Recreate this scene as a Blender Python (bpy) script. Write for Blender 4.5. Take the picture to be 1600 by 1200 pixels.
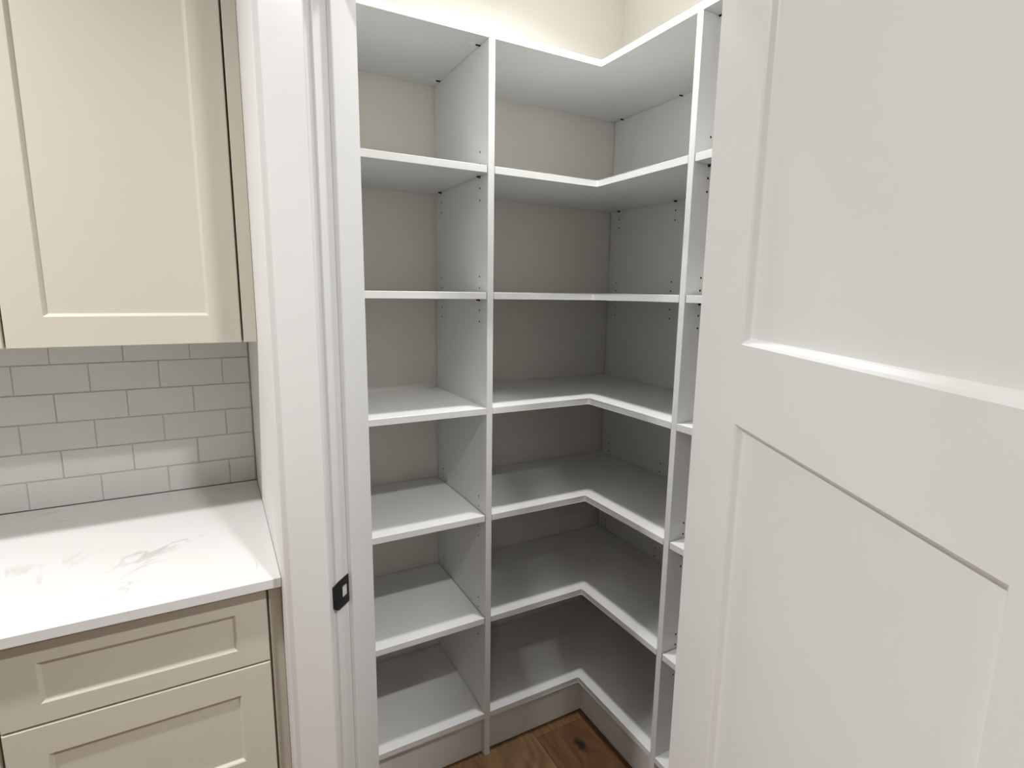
import bpy, bmesh, math, random
from mathutils import Matrix, Vector

# ------------------------------------------------------------------ camera, world, lights, exposure
SC = bpy.context.scene
COL = SC.collection
for o in list(bpy.data.objects):
    bpy.data.objects.remove(o)
random.seed(7)

cam_data = bpy.data.cameras.new('camera')
cam_data.sensor_fit = 'HORIZONTAL'
cam_data.sensor_width = 36.0
cam_data.lens = 852.93 / 1600 * 36.0
cam_data.clip_start = 0.02
cam = bpy.data.objects.new('camera', cam_data)
COL.objects.link(cam)
R_, U_, F_ = (0.877597, -0.479199, 0.013843), (0.068189, 0.153357, 0.985815), (0.474525, 0.864205, -0.167262)
cam.matrix_world = Matrix(((R_[0], U_[0], -F_[0], -1.04632),
                           (R_[1], U_[1], -F_[1], -1.38983),
                           (R_[2], U_[2], -F_[2], 1.48875), (0, 0, 0, 1)))
SC.camera = cam

world = bpy.data.worlds.new('world')
SC.world = world
world.use_nodes = True
world.node_tree.nodes['Background'].inputs[0].default_value = (0.8, 0.85, 1.0, 1)
world.node_tree.nodes['Background'].inputs[1].default_value = 0.05

SC.view_settings.view_transform = 'Standard'
SC.view_settings.look = 'None'
SC.view_settings.gamma = 1.0
SC.view_settings.use_curve_mapping = False
SC.view_settings.exposure = 0.3
SC.cycles.max_bounces = 10
SC.cycles.diffuse_bounces = 7
SC.cycles.glossy_bounces = 4
SC.cycles.use_denoising = True
SC.cycles.caustics_reflective = False
SC.cycles.caustics_refractive = False

CEIL = 2.66
WARM = (1.0, 0.995, 0.98)
# x, y, watts, radius: the pantry downlight, then two kitchen downlights; the rest are unseen fill lamps added for brightness
PANTRY_LIGHT = (-0.225, -0.22, 10.6, 0.055, 142)
KITCHEN_LIGHTS = [(-0.67, -1.54, 18.5, 0.05, 150), (-2.0, -0.62, 23.0, 0.05, 150), (-1.6, -1.54, 0.5, 0.05, 150),
                  (-3.2, -0.66, 2.0, 0.05, 150), (-0.9, -3.2, 2.0, 0.05, 150), (-2.1, -3.0, 7.0, 0.05, 150),
                  (1.0, -2.2, 2.0, 0.05, 150)]

# ------------------------------------------------------------------ materials
def mat(name, base, rough=0.5, spec=0.5, metallic=0.0, bump=None, vary=None):
    """bump = (scale, strength, distance); vary = (scale, amount)"""
    m = bpy.data.materials.new(name)
    m.use_nodes = True
    nt = m.node_tree
    b = nt.nodes['Principled BSDF']
    b.inputs['Base Color'].default_value = (*base, 1)
    b.inputs['Roughness'].default_value = rough
    b.inputs['Metallic'].default_value = metallic
    b.inputs['Specular IOR Level'].default_value = spec
    tc = nt.nodes.new('ShaderNodeTexCoord')
    if bump:
        nz = nt.nodes.new('ShaderNodeTexNoise'); nz.inputs['Scale'].default_value = bump[0]
        nz.inputs['Detail'].default_value = 3
        nt.links.new(tc.outputs['Object'], nz.inputs['Vector'])
        bp = nt.nodes.new('ShaderNodeBump'); bp.inputs['Strength'].default_value = bump[1]
        bp.inputs['Distance'].default_value = bump[2]
        nt.links.new(nz.outputs['Fac'], bp.inputs['Height'])
        nt.links.new(bp.outputs['Normal'], b.inputs['Normal'])
    if vary:
        nv = nt.nodes.new('ShaderNodeTexNoise'); nv.inputs['Scale'].default_value = vary[0]
        nt.links.new(tc.outputs['Object'], nv.inputs['Vector'])
        mx = nt.nodes.new('ShaderNodeMix'); mx.data_type = 'RGBA'
        mx.inputs['A'].default_value = (*[c * (1 - vary[1]) for c in base], 1)
        mx.inputs['B'].default_value = (*[min(1, c * (1 + vary[1])) for c in base], 1)
        nt.links.new(nv.outputs['Fac'], mx.inputs['Factor'])
        nt.links.new(mx.outputs['Result'], b.inputs['Base Color'])
    return m

M = {}
M['melamine'] = mat('white_melamine', (0.715, 0.72, 0.715), 0.38, 0.45, bump=(900, 0.02, 0.0004), vary=(3, 0.012))
M['wall'] = mat('cream_wall_paint', (0.69, 0.67, 0.615), 0.75, 0.3, bump=(260, 0.06, 0.001), vary=(2, 0.015))
M['white_wall'] = mat('white_wall_paint', (0.75, 0.745, 0.73), 0.6, 0.3, bump=(260, 0.05, 0.001), vary=(2, 0.012))
M['trim'] = mat('white_trim_paint', (0.705, 0.705, 0.695), 0.35, 0.45, bump=(60, 0.03, 0.001), vary=(4, 0.01))
M['door'] = mat('white_door_paint', (0.82, 0.825, 0.815), 0.38, 0.45, bump=(120, 0.03, 0.0008), vary=(4, 0.01))
M['ceiling'] = mat('ceiling_paint', (0.82, 0.81, 0.79), 0.8, 0.2, bump=(150, 0.1, 0.002))
M['cabinet'] = mat('taupe_cabinet_paint', (0.62, 0.585, 0.505), 0.4, 0.4, bump=(80, 0.02, 0.0006), vary=(3, 0.012))
M['grout'] = mat('tile_grout', (0.60, 0.60, 0.57), 0.85, 0.2, bump=(700, 0.2, 0.001))
M['tile'] = mat('glazed_white_tile', (0.70, 0.705, 0.685), 0.16, 0.5, bump=(22, 0.12, 0.004), vary=(9, 0.03))
M['black'] = mat('black_metal', (0.012, 0.012, 0.013), 0.45, 0.4, bump=(300, 0.03, 0.0005))
M['pin'] = mat('dark_pin_metal', (0.06, 0.055, 0.05), 0.4, 0.5, metallic=0.6)
M['hole'] = mat('hole_shade', (0.02, 0.018, 0.015), 0.9, 0.1)  # near-black colour stands in for the shade inside pin holes and fitting mouths
M['plastic'] = mat('white_plastic', (0.80, 0.80, 0.78), 0.4, 0.4)
M['fix'] = mat('light_trim_white', (0.85, 0.85, 0.84), 0.4, 0.4)
M['under'] = mat('subfloor', (0.10, 0.07, 0.045), 0.8, 0.2, vary=(20, 0.1))

m = bpy.data.materials.new('lamp_lens'); m.use_nodes = True
b = m.node_tree.nodes['Principled BSDF']
b.inputs['Base Color'].default_value = (0.9, 0.9, 0.88, 1)
b.inputs['Emission Color'].default_value = (*WARM, 1); b.inputs['Emission Strength'].default_value = 4.0
M['lens'] = m


def quartz():
    m = mat('white_quartz', (0.80, 0.80, 0.785), 0.22, 0.5)
    nt = m.node_tree; b = nt.nodes['Principled BSDF']; N = nt.nodes.new; L = nt.links.new
    tc = N('ShaderNodeTexCoord')
    nz = N('ShaderNodeTexNoise'); nz.inputs['Scale'].default_value = 3.2; nz.inputs['Detail'].default_value = 8
    nz.inputs['Distortion'].default_value = 1.4
    L(tc.outputs['Object'], nz.inputs['Vector'])
    s = N('ShaderNodeMath'); s.operation = 'SUBTRACT'; s.inputs[1].default_value = 0.5
    a = N('ShaderNodeMath'); a.operation = 'ABSOLUTE'
    L(nz.outputs['Fac'], s.inputs[0]); L(s.outputs[0], a.inputs[0])
    r = N('ShaderNodeValToRGB')
    r.color_ramp.elements[0].position = 0.0; r.color_ramp.elements[0].color = (1, 1, 1, 1)
    r.color_ramp.elements[1].position = 0.022; r.color_ramp.elements[1].color = (0, 0, 0, 1)
    L(a.outputs[0], r.inputs['Fac'])
    n2 = N('ShaderNodeTexNoise'); n2.inputs['Scale'].default_value = 5
    L(tc.outputs['Object'], n2.inputs['Vector'])
    r2 = N('ShaderNodeValToRGB'); r2.color_ramp.elements[0].position = 0.52; r2.color_ramp.elements[1].position = 0.7
    L(n2.outputs['Fac'], r2.inputs['Fac'])
    mu = N('ShaderNodeMath'); mu.operation = 'MULTIPLY'
    L(r.outputs['Color'], mu.inputs[0]); L(r2.outputs['Color'], mu.inputs[1])
    mx = N('ShaderNodeMix'); mx.data_type = 'RGBA'
    mx.inputs['A'].default_value = (0.75, 0.75, 0.74, 1); mx.inputs['B'].default_value = (0.55, 0.54, 0.53, 1)
    L(mu.outputs[0], mx.inputs['Factor']); L(mx.outputs['Result'], b.inputs['Base Color'])
    return m
M['quartz'] = quartz()


def oak(name, seed, dark, light, knot=None):
    """oak board, grain along Y; knot = (x, y) centre of a dark knot"""
    m = bpy.data.materials.new(name); m.use_nodes = True
    nt = m.node_tree; b = nt.nodes['Principled BSDF']; N = nt.nodes.new; L = nt.links.new
    tc = N('ShaderNodeTexCoord')
    mp = N('ShaderNodeMapping'); mp.inputs['Location'].default_value = (seed * 1.7, seed * 0.9, seed)
    mp.inputs['Scale'].default_value = (1, 0.42, 1)
    L(tc.outputs['Object'], mp.inputs['Vector'])
    # broad cathedral figure
    nz = N('ShaderNodeTexNoise'); nz.inputs['Scale'].default_value = 3.6; nz.inputs['Detail'].default_value = 2
    nz.inputs['Distortion'].default_value = 0.6
    L(mp.outputs['Vector'], nz.inputs['Vector'])
    mul = N('ShaderNodeMath'); mul.operation = 'MULTIPLY'; mul.inputs[1].default_value = 22.0
    L(nz.outputs['Fac'], mul.inputs[0])
    fr = N('ShaderNodeMath'); fr.operation = 'PINGPONG'; fr.inputs[1].default_value = 0.5
    L(mul.outputs[0], fr.inputs[0])
    # fine fibres
    mp2 = N('ShaderNodeMapping'); mp2.inputs['Scale'].default_value = (160, 5, 1)
    L(tc.outputs['Object'], mp2.inputs['Vector'])
    n2 = N('ShaderNodeTexNoise'); n2.inputs['Scale'].default_value = 1.0; n2.inputs['Detail'].default_value = 5
    L(mp2.outputs['Vector'], n2.inputs['Vector'])
    add = N('ShaderNodeMath'); add.operation = 'MULTIPLY_ADD'; add.inputs[1].default_value = 0.6
    L(fr.outputs[0], add.inputs[0]); L(n2.outputs['Fac'], add.inputs[2])
    rp = N('ShaderNodeValToRGB')
    rp.color_ramp.elements[0].position = 0.28; rp.color_ramp.elements[0].color = (*dark, 1)
    rp.color_ramp.elements[1].position = 0.85; rp.color_ramp.elements[1].color = (*light, 1)
    L(add.outputs[0], rp.inputs['Fac'])
    out = rp.outputs['Color']
    if knot:
        mk = N('ShaderNodeMapping'); mk.inputs['Location'].default_value = (-knot[0], -knot[1] * 0.5, 0)
        mk.inputs['Scale'].default_value = (1, 0.5, 0)
        L(tc.outputs['Object'], mk.inputs['Vector'])
        nd = N('ShaderNodeTexNoise'); nd.inputs['Scale'].default_value = 60
        L(tc.outputs['Object'], nd.inputs['Vector'])
        ln = N('ShaderNodeVectorMath'); ln.operation = 'LENGTH'
        L(mk.outputs['Vector'], ln.inputs[0])
        ad = N('ShaderNodeMath'); ad.operation = 'MULTIPLY_ADD'; ad.inputs[1].default_value = 0.016; 
        L(nd.outputs['Fac'], ad.inputs[0]); L(ln.outputs['Value'], ad.inputs[2])
        rk = N('ShaderNodeValToRGB')
        rk.color_ramp.elements[0].position = 0.0155; rk.color_ramp.elements[0].color = (1, 1, 1, 1)
        rk.color_ramp.elements[1].position = 0.030; rk.color_ramp.elements[1].color = (0, 0, 0, 1)
        L(ad.outputs[0], rk.inputs['Fac'])
        mx = N('ShaderNodeMix'); mx.data_type = 'RGBA'
        mx.inputs['B'].default_value = (0.014, 0.008, 0.005, 1)
        L(rk.outputs['Color'], mx.inputs['Factor']); L(out, mx.inputs['A'])
        out = mx.outputs['Result']
    L(out, b.inputs['Base Color'])
    b.inputs['Roughness'].default_value = 0.45
    bp = N('ShaderNodeBump'); bp.inputs['Strength'].default_value = 0.12; bp.inputs['Distance'].default_value = 0.001
    L(n2.outputs['Fac'], bp.inputs['Height']); L(bp.outputs['Normal'], b.inputs['Normal'])
    return m
OAK = [oak('oak_light', 1.3, (0.105, 0.060, 0.024), (0.222, 0.125, 0.060)),
       oak('oak_mid', 4.1, (0.085, 0.046, 0.019), (0.190, 0.110, 0.050)),
       oak('oak_warm', 7.7, (0.095, 0.046, 0.018), (0.185, 0.096, 0.040))]
OAK_KNOT = oak('oak_knotty', 2.2, (0.085, 0.036, 0.014), (0.155, 0.074, 0.030), knot=(-0.063, -0.108))

# ------------------------------------------------------------------ helpers
W = {}                                              # world matrix of every parent

def link(o):
    COL.objects.link(o); return o

def thing(name, label, cat, loc=(0, 0, 0), group=None, rotz=0.0):
    o = link(bpy.data.objects.new(name, None))
    o.empty_display_size = 0.05
    o.matrix_world = W[o] = Matrix.Translation(loc) @ Matrix.Rotation(rotz, 4, 'Z')
    o['label'] = label; o['category'] = cat
    if group: o['group'] = group
    return o

def struct_root(name, loc=(0, 0, 0)):
    o = link(bpy.data.objects.new(name, None))
    o.empty_display_size = 0.05
    o.matrix_world = W[o] = Matrix.Translation(loc)
    o['kind'] = 'structure'
    return o

def obj(name, bm, material, parent=None, label=None, smooth=False, mats=None):
    """bmesh in world coordinates -> one mesh object under parent"""
    bmesh.ops.recalc_face_normals(bm, faces=bm.faces[:])
    me = bpy.data.meshes.new(name)
    bm.to_mesh(me); bm.free()
    cs = [v.co for v in me.vertices]
    ctr = Vector([(min(c[i] for c in cs) + max(c[i] for c in cs)) / 2 for i in range(3)])
    PW = W[parent] if parent else Matrix.Identity(4)
    rot = PW.to_3x3().to_4x4()
    mw = Matrix.Translation(ctr) @ rot
    me.transform(mw.inverted())
    for mm in (mats or [material]):
        me.materials.append(mm)
    if smooth:
        for f in me.polygons: f.use_smooth = True
    o = link(bpy.data.objects.new(name, me))
    W[o] = mw
    if parent:
        o.parent = parent
        o.matrix_local = PW.inverted() @ mw
    else:
        o.matrix_world = mw
    if label: o['label'] = label
    return o

def structure(name, bm, material, parent=None):
    o = obj(name, bm, material, parent)
    if not parent: o['kind'] = 'structure'
    return o

def box(bm, x0, x1, y0, y1, z0, z1, bev=0.0, T=None, mi=0):
    vs = [bm.verts.new((x, y, z)) for x in (x0, x1) for y in (y0, y1) for z in (z0, z1)]
    fs = []
    for q in ((0, 1, 3, 2), (4, 6, 7, 5), (0, 4, 5, 1), (2, 3, 7, 6), (0, 2, 6, 4), (1, 5, 7, 3)):
        f = bm.faces.new([vs[i] for i in q]); f.material_index = mi; fs.append(f)
    es = list({e for f in fs for e in f.edges})
    allv = vs
    if bev:
        r = bmesh.ops.bevel(bm, geom=es, offset=bev, segments=1, affect='EDGES', profile=0.5)
        allv = list({v for f in r['faces'] for v in f.verts} | {v for v in vs if v.is_valid})
    if T is not None:
        bmesh.ops.transform(bm, matrix=T, verts=allv)
    return bm

def prism(bm, pts, z0, z1, bev=0.0, T=None):
    lo = [bm.verts.new((x, y, z0)) for x, y in pts]
    hi = [bm.verts.new((x, y, z1)) for x, y in pts]
    fs = [bm.faces.new(lo[::-1]), bm.faces.new(hi)]
    k = len(pts)
    for i in range(k):
        fs.append(bm.faces.new((lo[i], lo[(i + 1) % k], hi[(i + 1) % k], hi[i])))
    allv = lo + hi
    if bev:
        es = list({e for f in fs[:2] for e in f.edges})
        r = bmesh.ops.bevel(bm, geom=es, offset=bev, segments=1, affect='EDGES', profile=0.5)
        allv = list({v for f in r['faces'] for v in f.verts} | {v for v in allv if v.is_valid})
    if T is not None:
        bmesh.ops.transform(bm, matrix=T, verts=allv)
    return bm

def cyl(bm, centre, axis, r, h, seg=12, r2=None, mi=0):
    ax = Vector(axis).normalized()
    up = Vector((0, 0, 1)) if abs(ax.z) < 0.9 else Vector((1, 0, 0))
    a = ax.cross(up).normalized(); b_ = ax.cross(a)
    c0 = Vector(centre) - ax * h / 2; c1 = Vector(centre) + ax * h / 2
    r2 = r if r2 is None else r2
    lo = [bm.verts.new(c0 + (a * math.cos(t) + b_ * math.sin(t)) * r) for t in [2 * math.pi * i / seg for i in range(seg)]]
    hi = [bm.verts.new(c1 + (a * math.cos(t) + b_ * math.sin(t)) * r2) for t in [2 * math.pi * i / seg for i in range(seg)]]
    fs = [bm.faces.new(lo[::-1]), bm.faces.new(hi)]
    for i in range(seg):
        fs.append(bm.faces.new((lo[i], lo[(i + 1) % seg], hi[(i + 1) % seg], hi[i])))
    for f in fs: f.material_index = mi
    return bm

NB = bmesh.new

# ------------------------------------------------------------------ key dimensions (metres)
T_ = 0.019                          # board thickness
P1 = -0.3467                        # right face of the tall divider on the back wall
PL = -0.3609                        # far face of the tall divider on the right wall
XL, XR, YB, YF = -0.839, 0.3935, 0.400, -0.935     # pantry inner faces
ZT = dict(T=2.1564, A=1.8223, B=1.4852, C=1.1543, D=0.8251, E=0.4893, F=0.1551)   # shelf tops
E_ = Vector((math.sqrt(.5), -math.sqrt(.5), 0)); N_ = Vector((-math.sqrt(.5), -math.sqrt(.5), 0))
CORNER = Vector((-0.959, -0.35, 0))
# frame of the diagonal wall: local x along the wall, local y INTO the pantry, z up
DW = Matrix(((E_.x, -N_.x, 0, CORNER.x), (E_.y, -N_.y, 0, CORNER.y), (0, 0, 1, 0), (0, 0, 0, 1)))
S0, S1 = 0.113, 0.753               # jamb faces along the diagonal
HEAD = 2.045

def dpt(s, d):
    v = CORNER + E_ * s - N_ * d
    return (v.x, v.y)

# ------------------------------------------------------------------ room shell
KX0, KX1, KY0, KYB = -4.2, 3.0, -5.0, 0.366
floor = structure('floor', box(NB(), KX0 - .1, KX1 + .1, KY0 - .1, 0.55, -0.12, -0.006), M['under'])
structure('ceiling', box(NB(), KX0 - .1, KX1 + .1, KY0 - .1, 0.55, CEIL, CEIL + 0.1), M['ceiling'])
structure('wall_back', box(NB(), -0.86, XR + 0.116, YB, 0.52, -0.006, CEIL), M['wall'])
structure('wall_right', box(NB(), XR, XR + 0.116, YF, YB, -0.006, CEIL), M['wall'])
structure('wall_left', prism(NB(), [(-0.959, 0.52), (-0.959, -0.35), (-0.839, -0.306), (-0.839, YB), (-0.86, YB), (-0.86, 0.52)],
                             -0.006, CEIL), M['white_wall'])
dw = NB()
prism(dw, [(-0.959, -0.35), dpt(0.094, 0), dpt(0.094, 0.116), (-0.839, -0.306)], -0.006, CEIL)
prism(dw, [dpt(0.772, 0), (-0.259, -1.05), (-0.21, -0.935), dpt(0.772, 0.116)], -0.006, CEIL)
prism(dw, [dpt(0.094, 0), dpt(0.772, 0), dpt(0.772, 0.116), dpt(0.094, 0.116)], HEAD + 0.019, CEIL)
structure('wall_diagonal', dw, M['white_wall'])
structure('wall_front', prism(NB(), [(-0.259, -1.05), (KX1, -1.05), (KX1, YF), (-0.21, YF)], -0.006, CEIL), M['white_wall'])
structure('wall_kitchen_back', box(NB(), KX0, -0.959, KYB, 0.52, -0.006, CEIL), M['white_wall'])
structure('wall_kitchen_left', box(NB(), KX0 - .1, KX0, KY0, 0.52, -0.006, CEIL), M['white_wall'])
structure('wall_kitchen_rear', box(NB(), KX0, KX1, KY0 - .1, KY0, -0.006, CEIL), M['white_wall'])
structure('wall_kitchen_right', box(NB(), KX1, KX1 + .1, KY0, -1.05, -0.006, CEIL), M['white_wall'])

# oak planks, boards along Y; one seam at x = -0.178 and an end joint at y = -0.016 as in the corner
PW_ = 0.205
seam = -0.178
col_i = 0
for k in range(-14, 13):
    x0 = seam + k * PW_
    ends = [-2.9]
    yy = -0.016 if k == 0 else -0.016 - random.uniform(0.45, 1.5)
    js = [yy]
    while js[-1] > -1.6: js.append(js[-1] - random.uniform(0.9, 1.4))
    ys = [0.395] + [y for y in js if y > -2.8] + [-2.9]
    for i in range(len(ys) - 1):
        bmp = box(NB(), x0 + .0004, x0 + PW_ - .0004, ys[i + 1] + .0004, ys[i] - .0004, -0.006, 0.0, bev=0.0008)
        mt = OAK[(k * 2 + i) % 3]
        if k == 0 and i == 1: mt = OAK_KNOT
        if k == 0 and i == 0: mt = OAK[2]
        if k == -1: mt = OAK[0]
        o = obj('plank', bmp, mt, floor)
        # grain is laid out in room coordinates: keep the texture origin at the room origin
        o.data.transform(Matrix.Translation(W[o].translation)); o.matrix_local = Matrix.Identity(4) @ W[floor].inverted()

# ------------------------------------------------------------------ door frame (jamb, stops, casing)
trim1 = struct_root('trim_1', (*dpt(0.06, 0), 0))
obj('casing_board', box(NB(), 0.0265, 0.108, -0.016, 0.0, 0.0, HEAD + 0.0045, 0.0012, DW), M['trim'], trim1)
obj('casing_board', box(NB(), 0.760, 0.8415, -0.016, 0.0, 0.0, HEAD + 0.0045, 0.0012, DW), M['trim'], trim1)
obj('casing_board', box(NB(), 0.0265, 0.8415, -0.018, 0.0, HEAD + 0.005, HEAD + 0.09, 0.0012, DW), M['trim'], trim1)
trim2 = struct_root('trim_2', (*dpt(0.113, 0.05), 0))
obj('jamb_board', box(NB(), 0.094, S0, 0.0, 0.116, 0.0, HEAD, 0.0008, DW), M['trim'], trim2)
obj('jamb_board', box(NB(), S1, 0.772, 0.0, 0.116, 0.0, HEAD, 0.0008, DW), M['trim'], trim2)
obj('jamb_board', box(NB(), 0.094, 0.772, 0.0, 0.116, HEAD, HEAD + 0.019, 0.0008, DW), M['trim'], trim2)
obj('door_stop', box(NB(), S0, S0 + 0.010, 0.036, 0.111, 0.0, HEAD, 0.0015, DW), M['trim'], trim2)
obj('door_stop', box(NB(), S1 - 0.010, S1, 0.036, 0.111, 0.0, HEAD, 0.0015, DW), M['trim'], trim2)
obj('door_stop', box(NB(), S0 + 0.010, S1 - 0.010, 0.036, 0.111, HEAD - 0.010, HEAD, 0.0015, DW), M['trim'], trim2)

# strike plate: black plate in the rebate with a lip curling out over the jamb edge, latch hole showing the wood
def strike():
    bm = NB()
    z0, z1, zc = 0.904, 0.959, 0.9315
    # plate with hole: rows of quads (d = depth into the rebate, z)
    d_out, d_in = 0.0035, 0.0355
    ho, hi_, hz0, hz1 = 0.0150, 0.0310, 0.921, 0.944
    t = 0.0018
    ds = [d_out, ho, hi_, d_in]; zs = [z0, hz0, hz1, z1]
    for i in range(3):
        for j in range(3):
            if i == 1 and j == 1: continue
            b1 = box(bm, S0, S0 + t, ds[i], ds[i + 1], zs[j], zs[j + 1])
    # curved lip: profile in (s, d) swept over a rounded height
    prof = [(S0 + t, d_out), (S0 + t, -0.0005), (S0 + t - 0.0012, -0.0045), (S0 + t - 0.0045, -0.0075)]
    half = [0.0275, 0.0265, 0.0245, 0.0205]
    rows = []
    for (s, d), h in zip(prof, half):
        rows.append([bm.verts.new((s, d, zc - h)), bm.verts.new((s, d, zc + h)),
                     bm.verts.new((s - t, d + 0.0006, zc + h)), bm.verts.new((s - t, d + 0.0006, zc - h))])
    for r0, r1 in zip(rows[:-1], rows[1:]):
        for a in range(4):
            bm.faces.new((r0[a], r0[(a + 1) % 4], r1[(a + 1) % 4], r1[a]))
    bm.faces.new(rows[-1]); bm.faces.new(rows[0][::-1])
    bmesh.ops.transform(bm, matrix=DW, verts=bm.verts[:])
    return bm
obj('strike_plate', strike(), M['black'], trim2, label='black strike plate with curved lip')

# ------------------------------------------------------------------ panelled leaf: frame with recessed panels (doors and drawer fronts)
def panelled(name_panel, root, TM, w, h, openings, th, rec, stick, material, chamfer=0.0015):
    """local u 0..w, v 0..h, face at n = 0, back at n = -th. Returns frame bmesh and makes the panel children later."""
    bm = NB()
    def q(*p): bm.faces.new([bm.verts.new(TM @ Vector(c)) for c in p])
    us0, us1 = openings[0][0], openings[0][1]
    for side in (0, 1):
        n0 = 0.0 if side == 0 else -th
        sg = -1 if side == 0 else 1
        c = chamfer
        us = [c, us0, us1, w - c]
        def rect(u0, u1, v0, v1):
            q((u0, v0, n0), (u1, v0, n0), (u1, v1, n0), (u0, v1, n0))
        vs = sorted([c, h - c] + [v for o_ in openings for v in (o_[2], o_[3])])
        for i in range(len(vs) - 1):
            rect(us[0], us[1], vs[i], vs[i + 1]); rect(us[2], us[3], vs[i], vs[i + 1])
        for i in range(0, len(vs) - 1, 2):
            rect(us[1], us[2], vs[i], vs[i + 1])
        for (u0, u1, v0, v1) in openings:
            s = stick; d = n0 + sg * rec
            steps = [(0, n0), (s * 0.35, n0 + sg * rec * 0.25), (s * 0.8, n0 + sg * rec * 0.85), (s, d)]
            for (a0, d0), (a1, d1) in zip(steps[:-1], steps[1:]):
                A = [(u0 + a0, v0 + a0), (u1 - a0, v0 + a0), (u1 - a0, v1 - a0), (u0 + a0, v1 - a0)]
                B = [(u0 + a1, v0 + a1), (u1 - a1, v0 + a1), (u1 - a1, v1 - a1), (u0 + a1, v1 - a1)]
                for k in range(4):
                    k2 = (k + 1) % 4
                    q((*A[k], d0), (*A[k2], d0), (*B[k2], d1), (*B[k], d1))
        # chamfer and edge
        O = [(0, 0), (w, 0), (w, h), (0, h)]; I = [(c, c), (w - c, c), (w - c, h - c), (c, h - c)]
        for k in range(4):
            k2 = (k + 1) % 4
            q((*I[k], n0), (*I[k2], n0), (*O[k2], n0 + sg * c), (*O[k], n0 + sg * c))
    O = [(0, 0), (w, 0), (w, h), (0, h)]
    for k in range(4):
        k2 = (k + 1) % 4
        q((*O[k], -chamfer), (*O[k2], -chamfer), (*O[k2], -th + chamfer), (*O[k], -th + chamfer))
    bmesh.ops.remove_doubles(bm, verts=bm.verts[:], dist=1e-6)
    panels = []
    for (u0, u1, v0, v1) in openings:
        pb = NB()
        s = stick
        box(pb, u0 + s - .0005, u1 - s + .0005, v0 + s - .0005, v1 - s + .0005, -th + rec, -rec)
        bmesh.ops.transform(pb, matrix=TM, verts=pb.verts[:])
        panels.append(pb)
    return bm, panels

def leaf(name, parent, TM, w, h, openings, th, rec, stick, material, panel_name='panel', struct=False, loc=None, label=None):
    bm, panels = panelled(panel_name, None, TM, w, h, openings, th, rec, stick, material)
    o = obj(name, bm, material, parent, label=label)
    for pb in panels:
        obj(panel_name, pb, material, o)
    return o

# pantry door: hinged on the right jamb, opened outwards about 106 degrees
TH = 0.4975
DD = Vector((-math.sin(TH), -math.cos(TH), 0)); DL = Vector((-math.cos(TH), math.sin(TH), 0))
F0 = CORNER + E_ * 0.741 + N_ * 0.004 + DL * 0.035 + DD * 0.003
pin = F0 - DL * 0.0405 - DD * 0.004
DOOR_W, DOOR_H, DOOR_Z = 0.620, 2.028, 0.010
DM = Matrix(((DD.x, 0, DL.x, F0.x), (DD.y, 0, DL.y, F0.y), (0, 1, 0, DOOR_Z), (0, 0, 0, 1)))
u0, u1 = 0.137, DOOR_W - 0.137
door = leaf('door_1', None, DM, DOOR_W, DOOR_H,
            [(u0, u1, 0.24 - DOOR_Z, 1.345 - DOOR_Z), (u0, u1, 1.4345 - DOOR_Z, 1.902 - DOOR_Z)],
            0.035, 0.0078, 0.0075, M['door'], panel_name='door_panel')
door['kind'] = 'structure'
for z in (0.24, 1.03, 1.82):
    hb = NB()
    cyl(hb, pin + Vector((0, 0, z)), (0, 0, 1), 0.0045, 0.089, 12)
    obj('hinge', hb, M['black'], door, label='black hinge knuckle')

# ------------------------------------------------------------------ shelving boards
HOLE_GROUPS = [ZT[c] - T_ - 0.001 for c in 'ABDE']

def hole_zs():
    zs = []
    for z in HOLE_GROUPS:
        zs += [z - 0.064, z - 0.032, z, z + 0.032, z + 0.064]
    return zs

def drill(o, centres, axis):
    """bore 5 mm shelf-pin holes into a board (applied boolean)"""
    cb = NB()
    for c in centres:
        cyl(cb, c, axis, 0.0029, 0.018, 10, mi=1)  # bore walls take the dark shade colour
    me = bpy.data.meshes.new('bore'); cb.to_mesh(me); cb.free()
    me.transform(W[o].inverted())
    o.data.materials.append(M['hole'])
    me.materials.append(M['melamine']); me.materials.append(M['hole'])
    bo = link(bpy.data.objects.new('bore', me))
    bo.matrix_world = W[o]
    md = o.modifiers.new('bore', 'BOOLEAN'); md.object = bo; md.operation = 'DIFFERENCE'; md.solver = 'EXACT'
    try: md.material_mode = 'INDEX'
    except Exception: pass
    bpy.context.view_layer.update()
    dg = bpy.context.evaluated_depsgraph_get()
    nm = bpy.data.meshes.new_from_object(o.evaluated_get(dg))
    o.modifiers.clear()
    old = o.data; o.data = nm; nm.name = o.name
    bpy.data.objects.remove(bo); bpy.data.meshes.remove(me); bpy.data.meshes.remove(old)

def pins_for(panel, pts, axis):
    """dark shelf pins sticking out of a board under a shelf: sub-parts of the board"""
    first = None
    for c in pts:
        if first is None:
            pb = NB()
            cyl(pb, Vector(c) + Vector(axis) * 0.004, axis, 0.0026, 0.011, 10)
            cyl(pb, Vector(c) + Vector(axis) * 0.0012, axis, 0.0042, 0.0022, 12)
            first = obj('shelf_pin', pb, M['pin'], panel)
            c0 = Vector(c)
        else:
            d = first.copy(); COL.objects.link(d)
            d.parent = panel
            W[d] = Matrix.Translation(Vector(c) - c0) @ W[first]
            d.matrix_local = W[panel].inverted() @ W[d]

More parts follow.
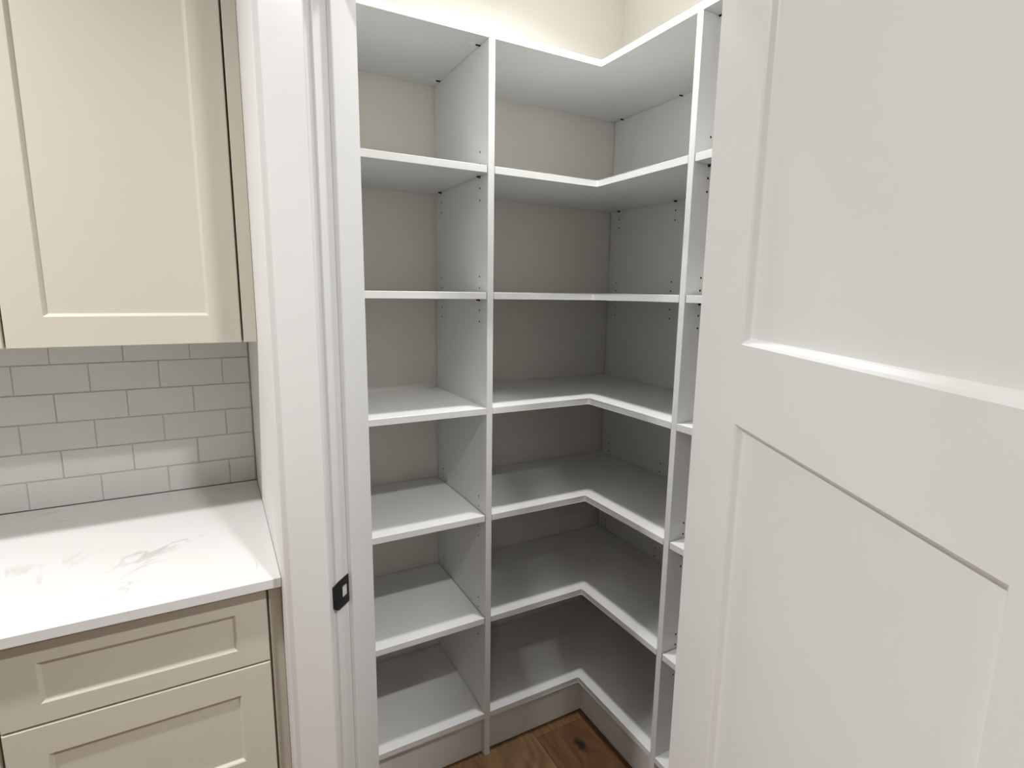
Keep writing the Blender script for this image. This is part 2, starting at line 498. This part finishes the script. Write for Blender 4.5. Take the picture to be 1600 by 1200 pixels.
def cam_fitting(board, c, ax, inward):
    """white cam cover flush under the top board, with its dark mouth at the divider"""
    bm = NB(); ax = Vector(ax); pr = Vector((0, 0, 1)).cross(ax)
    L, w = 0.027, 0.0075
    pts = []
    for i in range(9):
        t = -math.pi / 2 + math.pi * i / 8
        pts.append((L + w * math.cos(t), w * math.sin(t)))
    pts += [(0.002, w), (0.002, -w)]
    z1, z0 = c[2], c[2] - 0.0012
    lo = [bm.verts.new(Vector((c[0], c[1], z0)) + ax * a + pr * b_) for a, b_ in pts]
    hi = [bm.verts.new(Vector((c[0], c[1], z1)) + ax * a + pr * b_) for a, b_ in pts]
    bm.faces.new(lo); bm.faces.new(hi)
    k = len(pts)
    for i in range(k): bm.faces.new((lo[i], lo[(i + 1) % k], hi[(i + 1) % k], hi[i]))
    o = obj('cam_fitting', bm, M['plastic'], board, label='white cam fitting', mats=[M['plastic'], M['hole']])
    bm2 = bmesh.new(); bm2.from_mesh(o.data); bm2.transform(W[o])
    cc = Vector((c[0], c[1], z0 - 0.0008)) + ax * 0.0075
    cyl(bm2, cc, ax, 0.0026, 0.013, 8, mi=1)
    bm2.transform(W[o].inverted()); bm2.to_mesh(o.data); bm2.free()

BV = 0.0007
YBK = 0.3968                        # back edges of the boards, a dark gap from the wall
PINX = (0.0515, 0.345)              # front and rear hole rows, from the front edges

# --- left bay on the back wall
g = 'open pantry shelving sections'
left = thing('shelving_unit', 'white shelving bay with straight shelves between the left door jamb and the corner shelving', 'shelves', (-0.6, 0.2, 0), g)
lx0, lx1 = XL + 0.001, P1 - T_
sp0 = obj('side_panel', box(NB(), lx0, lx0 + T_, 0.0, YBK, 0.0, ZT['T'] - T_ - .0005, BV), M['melamine'], left)
sp1 = obj('side_panel', box(NB(), P1 - T_, P1, 0.0, YBK, 0.0, ZT['T'] - T_ - .0005, BV), M['melamine'], left)
drill(sp1, [(P1 - T_, y, z) for y in PINX for z in hole_zs()] , (1, 0, 0))
drill(sp0, [(lx0 + T_, y, z) for y in PINX for z in hole_zs()], (1, 0, 0))
top = obj('top_panel', box(NB(), lx0, P1 - 0.0006, 0.0, YBK, ZT['T'] - T_, ZT['T'], BV), M['melamine'], left)
for y in PINX:
    cam_fitting(top, (P1 - T_, y, ZT['T'] - T_), (-1, 0, 0), 1)
    cam_fitting(top, (lx0 + T_, y, ZT['T'] - T_), (1, 0, 0), 1)
for c in 'ABCDEF':
    gap, back = (0.0022, 0.0012) if c in 'ABDE' else (0.0003, 0.0)
    obj('shelf', box(NB(), lx0 + T_ + gap, P1 - T_ - gap, back, YBK - 0.001, ZT[c] - T_, ZT[c], BV), M['melamine'], left)
obj('toe_kick', box(NB(), lx0 + T_ + .0005, P1 - T_ - .0005, 0.020, 0.036, 0.002, ZT['F'] - T_ - .0005, BV), M['melamine'], left)
pins_for(sp1, [(P1 - T_, y, z - 0.0018) for y in PINX for z in HOLE_GROUPS], (-1, 0, 0))
pins_for(sp0, [(lx0 + T_, y, z - 0.0018) for y in PINX for z in HOLE_GROUPS], (1, 0, 0))

# --- corner unit with L-shaped shelves
corner = thing('corner_shelving_unit', 'white corner shelving with seven L-shaped boards wrapping the pantry corner above the oak floor', 'shelves', (0.1, 0.15, 0), g)
XP = 0.3737                         # face of the drilled panel on the right wall
cp = obj('side_panel', box(NB(), XP, XP + T_ - .0006, 0.0, YBK, 0.0, ZT['T'] - T_ - .0005, BV), M['melamine'], corner)
drill(cp, [(XP, y, z) for y in (0.049, 0.3475) for z in hole_zs()], (1, 0, 0))

def lpoly(gap, back, xr, yb, c=0.0042):
    return [(P1 + gap, back), (back - c, back), (back, back - c), (back, PL + gap), (xr, PL + gap), (xr, yb), (P1 + gap, yb)]
ctop = obj('top_panel', prism(NB(), lpoly(0.0006, 0.0, XR - .002, YBK), ZT['T'] - T_, ZT['T'], BV), M['melamine'], corner)
for c in 'ABCDEF':
    gap, back = (0.0020, 0.0010) if c in 'ABDE' else (0.0003, 0.0)
    obj('shelf', prism(NB(), lpoly(gap, back, XP - 0.0014, YBK - .001), ZT[c] - T_, ZT[c], BV), M['melamine'], corner)
obj('toe_kick', box(NB(), P1 + .0005, 0.029 + 0.016, 0.0220, 0.038, 0.002, ZT['F'] - T_ - .0005, BV), M['melamine'], corner)
obj('toe_kick', box(NB(), 0.0290, 0.045, PL + .0005, 0.0215, 0.002, ZT['F'] - T_ - .0005, BV), M['melamine'], corner)
for y in (0.049, 0.3475):
    cam_fitting(ctop, (XP, y, ZT['T'] - T_), (-1, 0, 0), 1)
pins_for(cp, [(XP, y, z - 0.0018) for y in (0.049, 0.3475) for z in HOLE_GROUPS], (-1, 0, 0))

# --- right bay along the right wall, mostly behind the open door
right = thing('shelving_unit', 'white shelving bay along the right wall, mostly hidden behind the open pantry door', 'shelves', (0.2, -0.65, 0), g)
ry1, ry0 = PL - T_, YF + 0.001
rs = obj('side_panel', box(NB(), 0.0, XR - .002, PL - T_, PL, 0.0, ZT['T'] - T_ - .0005, BV), M['melamine'], right)
drill(rs, [(x, PL - T_, z) for x in PINX for z in hole_zs()], (0, 1, 0))
rs2 = obj('side_panel', box(NB(), 0.0, XR - .002, ry0, ry0 + T_, 0.0, ZT['T'] - T_ - .0005, BV), M['melamine'], right)
rtop = obj('top_panel', box(NB(), 0.0, XR - .002, ry0, PL - 0.0006, ZT['T'] - T_, ZT['T'], BV), M['melamine'], right)
for x in PINX:
    cam_fitting(rtop, (x, PL - T_, ZT['T'] - T_), (0, -1, 0), 1)
for c in 'ABCDEF':
    gap, back = (0.0022, 0.0012) if c in 'ABDE' else (0.0003, 0.0)
    obj('shelf', box(NB(), back, XR - .004, ry0 + T_ + gap, PL - T_ - gap, ZT[c] - T_, ZT[c], BV), M['melamine'], right)
obj('toe_kick', box(NB(), 0.029, 0.045, ry0 + T_ + .0005, PL - T_ - .0005, 0.002, ZT['F'] - T_ - .0005, BV), M['melamine'], right)
pins_for(rs, [(x, PL - T_, z - 0.0018) for x in PINX for z in HOLE_GROUPS], (0, -1, 0))

# ------------------------------------------------------------------ kitchen run left of the pantry
CY = -0.262                          # plane of the drawer fronts
KW = -0.9596                         # right end against the pantry wall

def front_M(x_right, z0, y):
    """leaf frame for a front facing -Y: u runs to the left from x_right, v up, n towards the room"""
    return Matrix(((-1, 0, 0, x_right), (0, 0, -1, y), (0, 1, 0, z0), (0, 0, 0, 1)))

def shaker(name, parent, x_right, z0, w, h, y, fr=0.058, ft=None, pname='panel'):
    ft = fr if ft is None else ft
    return leaf(name, parent, front_M(x_right, z0, y), w, h, [(fr, w - fr, ft, h - ft)], 0.019, 0.006, 0.006, M['cabinet'], panel_name=pname)

def carcass(bm, x0, x1, y0, y1, z0, z1):
    box(bm, x0, x1, y0, y1, z0, z1, 0.0006); return bm

base = thing('base_cabinet', 'taupe drawer base cabinet under the white counter, right against the pantry wall', 'cabinet', (-1.2, 0.05, 0), 'taupe base cabinets')
obj('body', carcass(NB(), -1.4135, -0.984, -0.241, 0.35, 0.10, 0.8965), M['cabinet'], base)
obj('filler_strip', box(NB(), -0.9835, KW, -0.256, 0.30, 0.0, 0.8965, 0.0006), M['cabinet'], base)
obj('toe_kick', box(NB(), -1.4135, -0.984, -0.19, -0.175, 0.0, 0.0995), M['cabinet'], base)
for z0, z1, ft in ((0.7310, 0.8865, 0.0385), (0.4580, 0.7275, 0.058), (0.1040, 0.4545, 0.058)):
    shaker('drawer_front', base, -0.9880, z0, 0.4225, z1 - z0, CY, 0.0575, ft)
base2 = thing('base_cabinet', 'taupe base cabinet with one door at the far left under the white counter', 'cabinet', (-1.65, 0.05, 0), 'taupe base cabinets')
obj('body', carcass(NB(), -1.98, -1.4145, -0.241, 0.35, 0.10, 0.8965), M['cabinet'], base2)
obj('toe_kick', box(NB(), -1.98, -1.4145, -0.19, -0.175, 0.0, 0.0995), M['cabinet'], base2)
shaker('drawer_front', base2, -1.4170, 0.7310, 0.560, 0.1555, CY, 0.0575, 0.0385)
shaker('cabinet_door', base2, -1.4170, 0.1040, 0.560, 0.6235, CY, 0.0575)

ct = obj('countertop', box(NB(), -1.99, KW, -0.284, 0.3540, 0.8975, 0.9195, 0.0018), M['quartz'])
ct['label'] = 'white quartz countertop with faint grey veins on the taupe base cabinets'; ct['category'] = 'countertop'

UY, UZ0, UZ1 = -0.032, 1.3680, 2.42
up = thing('upper_cabinet', 'taupe wall cabinet above the counter, right against the pantry wall', 'cabinet', (-1.2, 0.16, UZ0), 'taupe wall cabinets')
obj('body', carcass(NB(), -1.3935, -0.9872, -0.011, 0.3655, UZ0 + .001, UZ1 + .004), M['cabinet'], up)
obj('filler_strip', box(NB(), -0.9868, KW, UY, 0.30, UZ0 + .0005, UZ1, 0.0008), M['cabinet'], up)
shaker('cabinet_door', up, -0.9910, UZ0, 0.4000, UZ1 - UZ0, UY, 0.0600)
up2 = thing('upper_cabinet', 'taupe wall cabinet at the far left above the tiled wall', 'cabinet', (-1.6, 0.16, UZ0), 'taupe wall cabinets')
obj('body', carcass(NB(), -1.80, -1.3945, -0.011, 0.3655, UZ0 + .001, UZ1 + .004), M['cabinet'], up2)
shaker('cabinet_door', up2, -1.3950, UZ0, 0.4000, UZ1 - UZ0, UY, 0.0600)

# backsplash: 3 x 6 tiles laid one by one in running bond over a bed of grout
spl = thing('tile_backsplash', 'white subway tile backsplash between the counter and the taupe wall cabinets', 'backsplash', (-1.45, 0.36, 0.92))
obj('grout', box(NB(), -1.98, -0.9605, 0.3570, 0.3655, 0.9197, 1.3675), M['grout'], spl)
tz, th_, pitch, jw = 0.9205, 0.0722, 0.0745, 0.0022
for r in range(6):
    z0 = tz + r * pitch; z1 = z0 + th_
    if r == 5: z1 = min(z1, 1.3670)
    x1 = -0.9620
    x0 = -1.0300 if r % 2 == 0 else -1.1062
    while x1 > -1.95:
        dy = random.uniform(-0.0004, 0.0004)
        obj('tile', box(NB(), max(x0, -1.98) + jw / 2, x1 - jw / 2, 0.3545 + dy, 0.3572, z0, z1, 0.0012), M['tile'], spl)
        x1 = x0; x0 -= 0.1524

# ------------------------------------------------------------------ recessed lights
def downlight(i, x, y, watts, r, spread, label):
    t = thing('recessed_light', label, 'light', (x, y, CEIL), 'recessed ceiling lights')
    bm = NB()
    seg = 32
    def ring(rad, z): return [bm.verts.new((x + rad * math.cos(2 * math.pi * k / seg), y + rad * math.sin(2 * math.pi * k / seg), z)) for k in range(seg)]
    rr = [ring(r + .022, CEIL - .0002), ring(r + .020, CEIL - .006), ring(r + .004, CEIL - .006), ring(r + .002, CEIL - .0015)]
    for a, b_ in zip(rr[:-1], rr[1:]):
        for k in range(seg): bm.faces.new((a[k], a[(k + 1) % seg], b_[(k + 1) % seg], b_[k]))
    obj('trim_ring', bm, M['fix'], t)
    obj('lens', cyl(NB(), (x, y, CEIL - .0012), (0, 0, 1), r + .002, .0016, seg), M['lens'], t)
    ld = bpy.data.lights.new('downlight', 'AREA'); ld.shape = 'DISK'; ld.size = 2 * r
    ld.energy = watts; ld.spread = math.radians(spread); ld.color = WARM
    lo = link(bpy.data.objects.new('lamp', ld))
    lo.parent = t; lo.matrix_local = Matrix.Translation((0, 0, -0.009))
downlight(0, *PANTRY_LIGHT, 'round white recessed light in the pantry ceiling above the corner shelves')
LBL = ['round white recessed light in the kitchen ceiling just outside the pantry door',
       'round white recessed light over the left part of the white counter',
       'added unseen fill light, recessed in the kitchen ceiling left of the pantry door',
       'added unseen fill light, recessed at the far left over the counter',
       'added unseen fill light, recessed at the rear of the kitchen ceiling',
       'added unseen fill light, recessed in the far rear left corner of the ceiling',
       'added unseen fill light, recessed to the right beyond the pantry front wall']
for i, (x, y, wt, r, sp) in enumerate(KITCHEN_LIGHTS):
    downlight(i + 1, x, y, wt, r, sp, LBL[i])
